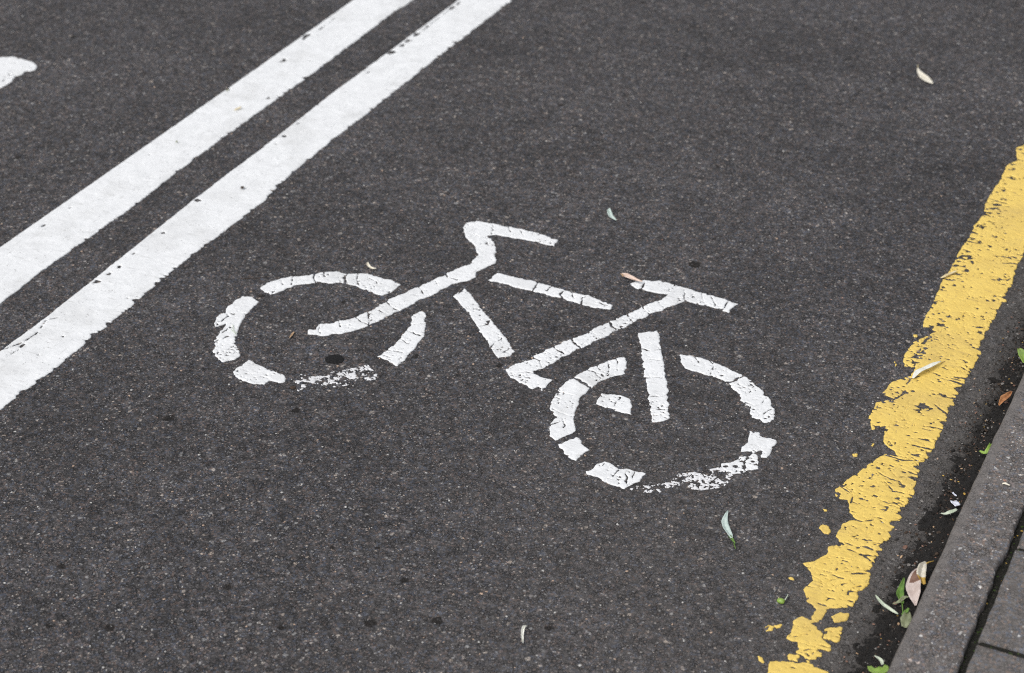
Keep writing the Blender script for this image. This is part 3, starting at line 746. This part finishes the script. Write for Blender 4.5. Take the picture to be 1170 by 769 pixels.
# cream willow leaf at upper right
e = thing('fallen_leaf', (1056, 87), 'cream pointed leaf lying alone on the asphalt, farthest of the leaves', 'leaf', G)
adopt(e, blade('leaf_blade', [(1048.5,78),(1051,84),(1056,90),(1061,94),(1065.5,97)], [1.5,9,16,12,2], L_cream, fold=.15, seed=1, side=0),
      stem('leaf_stalk', [(1048.5,79),(1049,73.5)], .7, L_straw))
tag(blade('fallen_leaf', [(696.5,238.5,2),(696,242,1),(697,247,0),(700,251,0),(704,253.5,1)], [1.5,6,8,7,1.5], L_silver, fold=.5, seed=2, side=.1), 'small pale silvery curled leaf on asphalt above the bicycle crossbar', 'leaf', G)
tag(blade('fallen_leaf', [(420,300.5),(421,305),(425,308.5),(430,309)], [2,4.5,4.5,1.5], L_cream, fold=.8, seed=3), 'tiny cream crescent husk just above the front wheel arc', 'leaf', G)
e = thing('fallen_leaf', (722, 320), 'salmon pink shrivelled leaf touching the tip of the painted saddle', 'leaf', G)
adopt(e, blade('leaf_blade', [(710,314,3),(715,316,4),(722,319,4),(728,322,3),(734,323.5,3)], [4,8.5,7,4,2], L_salmon, fold=.35, seed=4, side=-.15, z=.002),
      blade('leaf_tip', [(709,313.5,4),(711,315.5,5),(712,318,4)], [1.5,3,1.5], M_tan, fold=.6, seed=14, z=.002))
e = thing('fallen_leaf', (831, 603), 'silvery leaf with green stalk on asphalt below the rear wheel', 'leaf', G)
adopt(e, blade('leaf_blade', [(832,584,4),(829.5,590,3),(828,598,1),(830,606,0),(834,613,0),(836,617,0)], [.8,4,8,8.5,6,3], L_silver, fold=.35, seed=5, side=.2),
      blade('leaf_base', [(833,613),(836.5,618),(839.5,623)], [4,3.5,1.5], L_dgreen, fold=.5, seed=15, z=.0005), stem('leaf_stalk', [(838.5,621),(840.5,627)], .8, L_dgreen))
e = thing('fallen_bud', (892, 687), 'small bright green bud with thin stalk left of the yellow line', 'bud')
rr_ = random.Random(3)
me = bpy.data.meshes.new('bud_body'); bm = bmesh.new(); bmesh.ops.create_uvsphere(bm, u_segments=14, v_segments=10, radius=1)
q = P(892, 689)
for v in bm.verts:
    s_ = 1 + .12 * math.sin(3 * v.co.x + 2) * math.cos(4 * v.co.y)
    v.co = Vector((q[0] + v.co.x * .0058 * s_, q[1] + v.co.y * .0046 * s_, .0035 + v.co.z * .0036))
bm.to_mesh(me); bm.free(); me.materials.append(L_green); me.polygons.foreach_set('use_smooth', [True] * len(me.polygons))
adopt(e, link(bpy.data.objects.new('bud_body', me)), stem('stalk', [(896,687,2),(899,682,4),(900.5,679,5)], .8, L_palegreen), stem('stalk', [(891,685,4),(889,682,6)], .5, L_straw))
tag(blade('fallen_leaf', [(1075,318.5),(1080,317),(1086,314.5),(1093,311.5)], [2.5,4.5,4.5,2], L_straw, fold=.7, seed=7, z=.001), 'narrow straw coloured leaf on the left edge of the yellow line', 'leaf', G)
e = thing('fallen_leaf', (1060, 423), 'white bleached leaf lying across the middle of the yellow line', 'leaf', G)
adopt(e, blade('leaf_blade', [(1043,433,1),(1048,428,2),(1054,425,3),(1060,422.5,2),(1067,419,1),(1075,415,1)], [3,9,8,9,8,1.5], L_white, fold=.7, seed=8, z=.002, side=.2),
      stem('leaf_stalk', [(1075,415),(1080,412.5)], .6, L_brown, z=.003))
tag(blade('fallen_leaf', [(602,716,5),(598.5,719,5),(597,725,2),(597,732,0),(597.5,737,0)], [1.5,3.6,3.4,2.8,1.], L_white, fold=1., seed=9, side=.3), 'thin cream curled leaf on asphalt at the bottom middle of the photo', 'leaf', G)
# gutter leaves
e = thing('fallen_leaf', (1047, 668), 'large pinkish brown dry leaf propped in the gutter against the kerb', 'leaf', G)
adopt(e, blade('leaf_blade', [(1053,648,10),(1046,657,12),(1043,671,12),(1044.5,683,10),(1046,694,6)], [3,11,16,12,2], L_pink, fold=.4, seed=10, side=-.5, m2=L_brown, lx=lambda t, c_: t < .42 and c_ < .3),
      blade('folded_edge', [(1058,643,14),(1054,650,18),(1052,660,18),(1055,670,14)], [3,9,11,5], L_cream, fold=.5, seed=20, side=.4, m2=L_bud, lx=lambda t, c_: t > .7),
      stem('leaf_stalk', [(1055,646,14),(1061,642.5,16),(1067,641,14)], .9, L_bud))
e = thing('leafy_sprig', (1031, 690), 'green leafy sprig in the gutter next to the pinkish brown leaf', 'sprig')
adopt(e, blade('leaf_blade', [(1033,661,10),(1030,672,9),(1028,682,5),(1031,692,3)], [1.5,6,9,3], L_dgreen, fold=.5, seed=11),
      blade('leaf_blade', [(1020,691,4),(1027,689,5),(1033,685,6),(1038,684,6)], [1.5,4,5,2], L_olive, fold=.5, seed=12),
      stem('sprig_stem', [(1031,690,4),(1031.5,700,3)], 1., L_dgreen),
      blade('leaf_blade', [(1030,703,4),(1035,701,5),(1038,697,6)], [2,5,2], L_dgreen, fold=.5, seed=13),
      blade('leaf_blade', [(1037,700,5),(1035,710,6),(1033,719,4)], [5,13,6], L_olive, fold=.3, seed=16))
tag(blade('fallen_leaf', [(1000,681,1),(1005,688,1),(1012,695,2),(1020,701,2),(1026,704,2)], [1.5,4,5,4.5,2], L_palegreen, fold=.6, seed=17), 'long thin pale green leaf at the dark gutter edge', 'leaf', G)
e = thing('leafy_sprig', (1003, 762), 'bright green curled leaf in the gutter at the bottom edge of the photo', 'leaf')
adopt(e, blade('leaf_blade', [(999,750,6),(1003,753,7),(1007,758,6),(1008,762,4)], [1.2,3.5,4.5,2], L_palegreen, fold=.5, seed=18),
      blade('leaf_blade', [(993,762,4),(997,767,5),(1004,769,6),(1011,767,6),(1012,762,5)], [4,9,12,9,3], L_green, fold=.3, seed=19),
      stem('leaf_stalk', [(1003,766,5),(1010,775,3)], .8, L_green))
tag(blade('fallen_leaf', [(1119,516,4),(1124,519.5,4),(1129,517.5,6),(1132,513,8),(1132,509,8)], [3,6,8,8,4], L_green, fold=.2, seed=21, curl=.4, z=.006), 'small bright green curled leaf in the gutter beside the kerb edge', 'leaf', G)
tag(blade('fallen_leaf', [(1156,448,4),(1152,453,5),(1146,458,4),(1141,465,2)], [2,6,8,2], L_orange, fold=.6, seed=22, side=.4, z=.004), 'orange dried leaf wedged in the gutter above the small green leaf', 'leaf', G)
tag(blade('fallen_leaf', [(1164,399,4),(1167,403,8),(1169,409,9),(1171,417,5)], [4,11,13,6], L_green, fold=.3, seed=23, z=.012), 'bright green leaf at the right border where the kerb leaves the photo', 'leaf', G)
o = blade('paper_scrap', [(1089,573,5),(1091,576,6),(1094,580,5)], [7,9,7], M_litter, fold=.15, seed=24, n=10)
tag(o, 'small bluish white scrap in the dark gutter', 'litter')
tag(blade('fallen_leaf', [(1075,587.5,2),(1081,588.5,3),(1087,587,4),(1093,584,4)], [2,5,6,3], L_palegreen, fold=.5, seed=25, z=.003), 'pale green leaf fragment just below the bluish white scrap', 'leaf', G)
tag(blade('fallen_leaf', [(1088,563.5,4),(1092,569,4)], [2,2.5], M_litter, fold=.5, seed=29, z=.003, n=8), 'sliver of pale leaf just above the bluish white scrap', 'leaf', G)
tag(blade('fallen_leaf', [(336,380),(334,383.5),(331,388)], [2,3.2,1.2], M_tan, fold=.5, seed=26), 'tiny orange fragment inside the front wheel', 'leaf', G)
e = thing('leafy_sprig', (267, 377), 'tiny pale green twig on the left arc of the front wheel', 'sprig')
adopt(e, stem('sprig_stem', [(266,371,1),(267,377,1),(270,383,0)], .6, L_palegreen, z=.0028), stem('sprig_stem', [(264,376,1),(267,379,1),(272,380,0)], .5, L_palegreen, z=.0028))
tag(blade('fallen_leaf', [(1145,553.5),(1149,554.5),(1153,557)], [2,3.5,1.5], L_cream, fold=.5, seed=27, z=KH + .0005), 'small cream husk lying on top of the kerb', 'leaf', G)
for i, (x, y, w, L, lab) in enumerate([(272,125,5,7,'tan flake on the upper part of the left white line'), (202,163,4,2,'small olive flake in the middle of the left white line'),
    (277,215.5,7,3,'dark brown flake on the right white line'), (260,104,3,3,'thin olive flake at the left border of the left white line')]):
    z_ = .0026
    tag(blade('leaf_flake', [(x - L * .6, y + L * .2), (x, y), (x + L * .6, y - L * .25)], [w * .3, w, w * .3], L_straw if i == 0 else M_bark if i == 2 else L_olive, fold=.2, seed=40 + i, z=z_, n=8), lab, 'leaf flake')
tag(stem('twig', [(275,318.5),(288,318),(298,317),(305,315.5)], .55, M_bark), 'thin dark twig on asphalt left of the front wheel top', 'twig')

# dark tar and gum spots pressed into the asphalt
def blob(px, py, rx, ry, mat, label, seed, h_=.0018, cat='gum spot', name='gum_spot'):
    q = P(px, py)
    def f(X, Y):
        hx, hy = (X - q[0]), (Y - q[1])
        c_, s_ = math.cos(YAW), math.sin(YAW)
        a = (hx * c_ + hy * s_) / (rx * .001); b_ = (-hx * s_ + hy * c_) / (ry * .001)
        return (1 - np.sqrt(a * a + b_ * b_)) * rx * .001 + .0045 * fbm(X, Y, .012, 3, seed)
    r = max(rx, ry) * .0014
    o = sheet(name, f, (float(q[0]) - r, float(q[1]) - r, float(q[0]) + r, float(q[1]) + r), .001, mat, None, thick=h_, rough=.0004, edge_w=.003, seed=seed)
    return tag(o, label, cat, 'dark spots on the asphalt')
blob(383, 411, 15, 13, M_gum, 'black oval gum spot inside the front wheel', 1)
blob(334, 443, 5, 4, M_bark, 'brown crumb below the worn arc of the front wheel', 7, .002)

# ------------------------------------------------------------------ light
SUN_EL, SUN_AZ = R(52), R(200)                 # azimuth: direction to the sun, from +Y towards +X
w = bpy.data.worlds.new('World'); sc.world = w; w.use_nodes = True
nt = w.node_tree; bg = nt.nodes['Background']
sky = nt.nodes.new('ShaderNodeTexSky'); sky.sky_type = 'NISHITA'; sky.sun_disc = False
sky.sun_elevation = SUN_EL; sky.sun_rotation = SUN_AZ; sky.dust_density = 3.; sky.air_density = 1.; sky.ozone_density = 1.
hs = nt.nodes.new('ShaderNodeHueSaturation'); hs.inputs['Saturation'].default_value = .22
nt.links.new(sky.outputs[0], hs.inputs['Color']); nt.links.new(hs.outputs[0], bg.inputs['Color'])
bg.inputs['Strength'].default_value = .15
sd = bpy.data.lights.new('sun', 'SUN'); sd.energy = 1.3; sd.angle = R(22); sd.color = (1., .975, .95)
so = link(bpy.data.objects.new('sun', sd))
dvec = Vector((math.sin(SUN_AZ) * math.cos(SUN_EL), math.cos(SUN_AZ) * math.cos(SUN_EL), math.sin(SUN_EL)))
so.rotation_euler = dvec.to_track_quat('Z', 'Y').to_euler(); so.location = (0, 0, 5)

# ------------------------------------------------------------------ camera
cd = bpy.data.cameras.new('camera'); cd.sensor_width = 36; cd.lens = 36 * FPX / 1170
cd.clip_end = 500; cd.clip_start = .05
cam = link(bpy.data.objects.new('camera', cd)); cam.location = (0, 0, H)
cam.rotation_euler = (R(90) - PITCH, 0, YAW)
cd.dof.use_dof = True; cd.dof.focus_distance = 2.85; cd.dof.aperture_fstop = 5.2
sc.camera = cam

sc.render.engine = 'CYCLES'
sc.cycles.use_denoising = False
sc.cycles.filter_width = 1.1
sc.cycles.max_bounces = 4
sc.view_settings.view_transform = 'Standard'; sc.view_settings.look = 'None'
sc.view_settings.exposure = .10; sc.view_settings.gamma = 1.; sc.view_settings.use_curve_mapping = False
